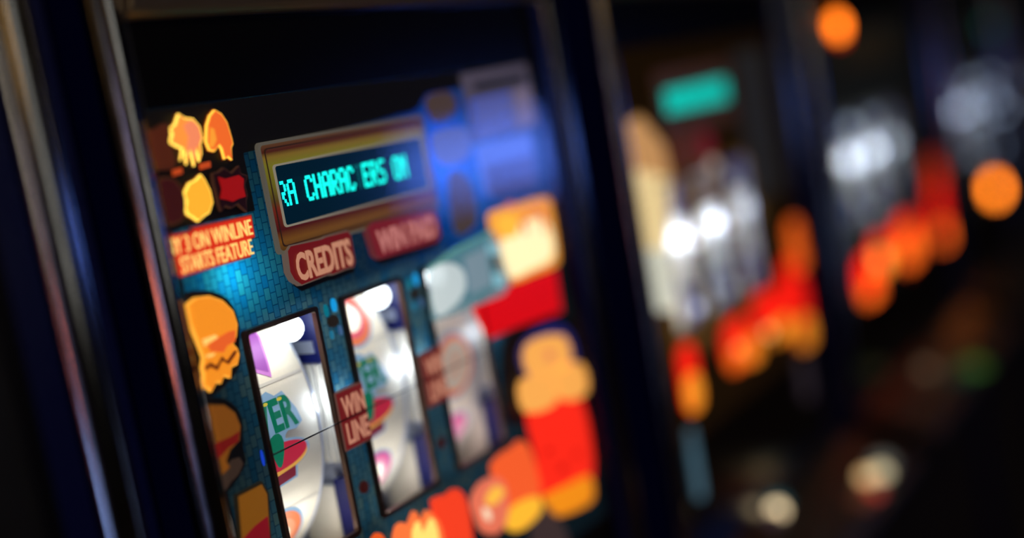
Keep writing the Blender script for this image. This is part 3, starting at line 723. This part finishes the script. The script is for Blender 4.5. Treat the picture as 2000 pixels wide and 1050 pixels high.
# third, a wider machine
M3 = machine(1.4, 1.32, 'third fruit machine, wider, orange lamp high on its left')
carcass(M3); art_film(M3, GREYT)
box('glass_pane', .5775, M3.x(1.091), -.0105, -.0085, 1.0, 1.544, GLASS, M3.root)
GL = emi((120, 135, 138), 1)
for w, b in zip(WIN, (1.9, 1.7, 1.1)):
    window_frame(M3, w); reel(M3, w, b, False, (.85, .95, 1)); reel_bay(M3, w, b)
SXI = lambda v: .575 + (v - .575) / 1.32
for x, z, k in ((.716, 1.305, .75), (.735, 1.298, .5), (.865, 1.300, .55), (.761, 1.235, 1.3), (.93, 1.233, 1.35), (.775, 1.140, .75), (.91, 1.255, .6)):
    spark(M3, SXI(x), z, (165, 185, 200), k * 2.6, .0075)
spark(M3, SXI(.715), 1.476, (255, 120, 25), 6.0, .020); spark(M3, SXI(.72), 1.462, (255, 60, 10), 1.1, .014)
pod(M3, SXI(.71), 1.035, .060, .070, RD, ORT, .35)
pod(M3, SXI(.80), 1.060, .045, .060, RD, ORB, .6)
pod(M3, SXI(.985), 1.050, .085, .085, RD, ORT, .70)
pod(M3, SXI(1.265), 1.060, .055, .130, RD, ORT, .30)
pod(M3, SXI(1.27), 1.150, .050, .060, emi((220, 60, 10), 1.8), emi((220, 60, 10), 1.8), .5)
spark(M3, SXI(.775), 1.060, (255, 190, 100), 2.6, .009)
lens(M3, 'amber_art_panel', rect(.70, .95, 1.40, 1.46), emi((34, 26, 8), 1), -.0012)

deck_button(M3, .854, -.043, emi((120, 100, 75), .8), .013); deck_button(M3, .945, -.105, emi((50, 92, 26), 1), .022); deck_button(M3, .885, -.092, emi((16, 44, 36), 1), .02)
# fourth
M4 = machine(2.30, 1, 'fourth fruit machine, with pale discs of light above one orange lamp')
carcass(M4); art_film(M4, GREYT)
box('glass_pane', .5775, 1.091, -.0105, -.0085, 1.0, 1.544, GLASS, M4.root)
for w, b in zip(WIN, (1.3, 1.5, 1.5)):
    window_frame(M4, w); reel(M4, w, b, False, (.85, .95, 1)); reel_bay(M4, w, b)
for px, py, k, r in ((1892, 165, .9, .011), (1926, 155, 1.0, .011), (1912, 230, 1.1, .011), (1948, 214, 1.6, .012), (1905, 302, .9, .011), (1940, 285, .5, .013), (1930, 190, .5, .02)):
    p = at(px, py); spark(M4, p[0] - 2.30, p[1], (165, 185, 215), k * 3.6, r * .8)
p = at(1924, 52); spark(M4, p[0] - 2.3, p[1], (10, 120, 100), .9, .014)
p = at(1938, 375); spark(M4, p[0] - 2.3, p[1] + .008, (255, 130, 30), 11.0, .026); spark(M4, p[0] - 2.3, p[1] + .028, (255, 20, 15), .9, .015); spark(M4, p[0] - 2.3, p[1] - .006, (255, 90, 10), .9, .014)

# fifth, last
M5 = machine(3.0, 1, 'fifth and farthest fruit machine, at the right edge of the picture')
carcass(M5); art_film(M5, GREYT)
box('glass_pane', .5775, 1.091, -.0105, -.0085, 1.0, 1.544, GLASS, M5.root)
for w in WIN: window_frame(M5, w); reel(M5, w, .2, False); reel_bay(M5, w, .2)
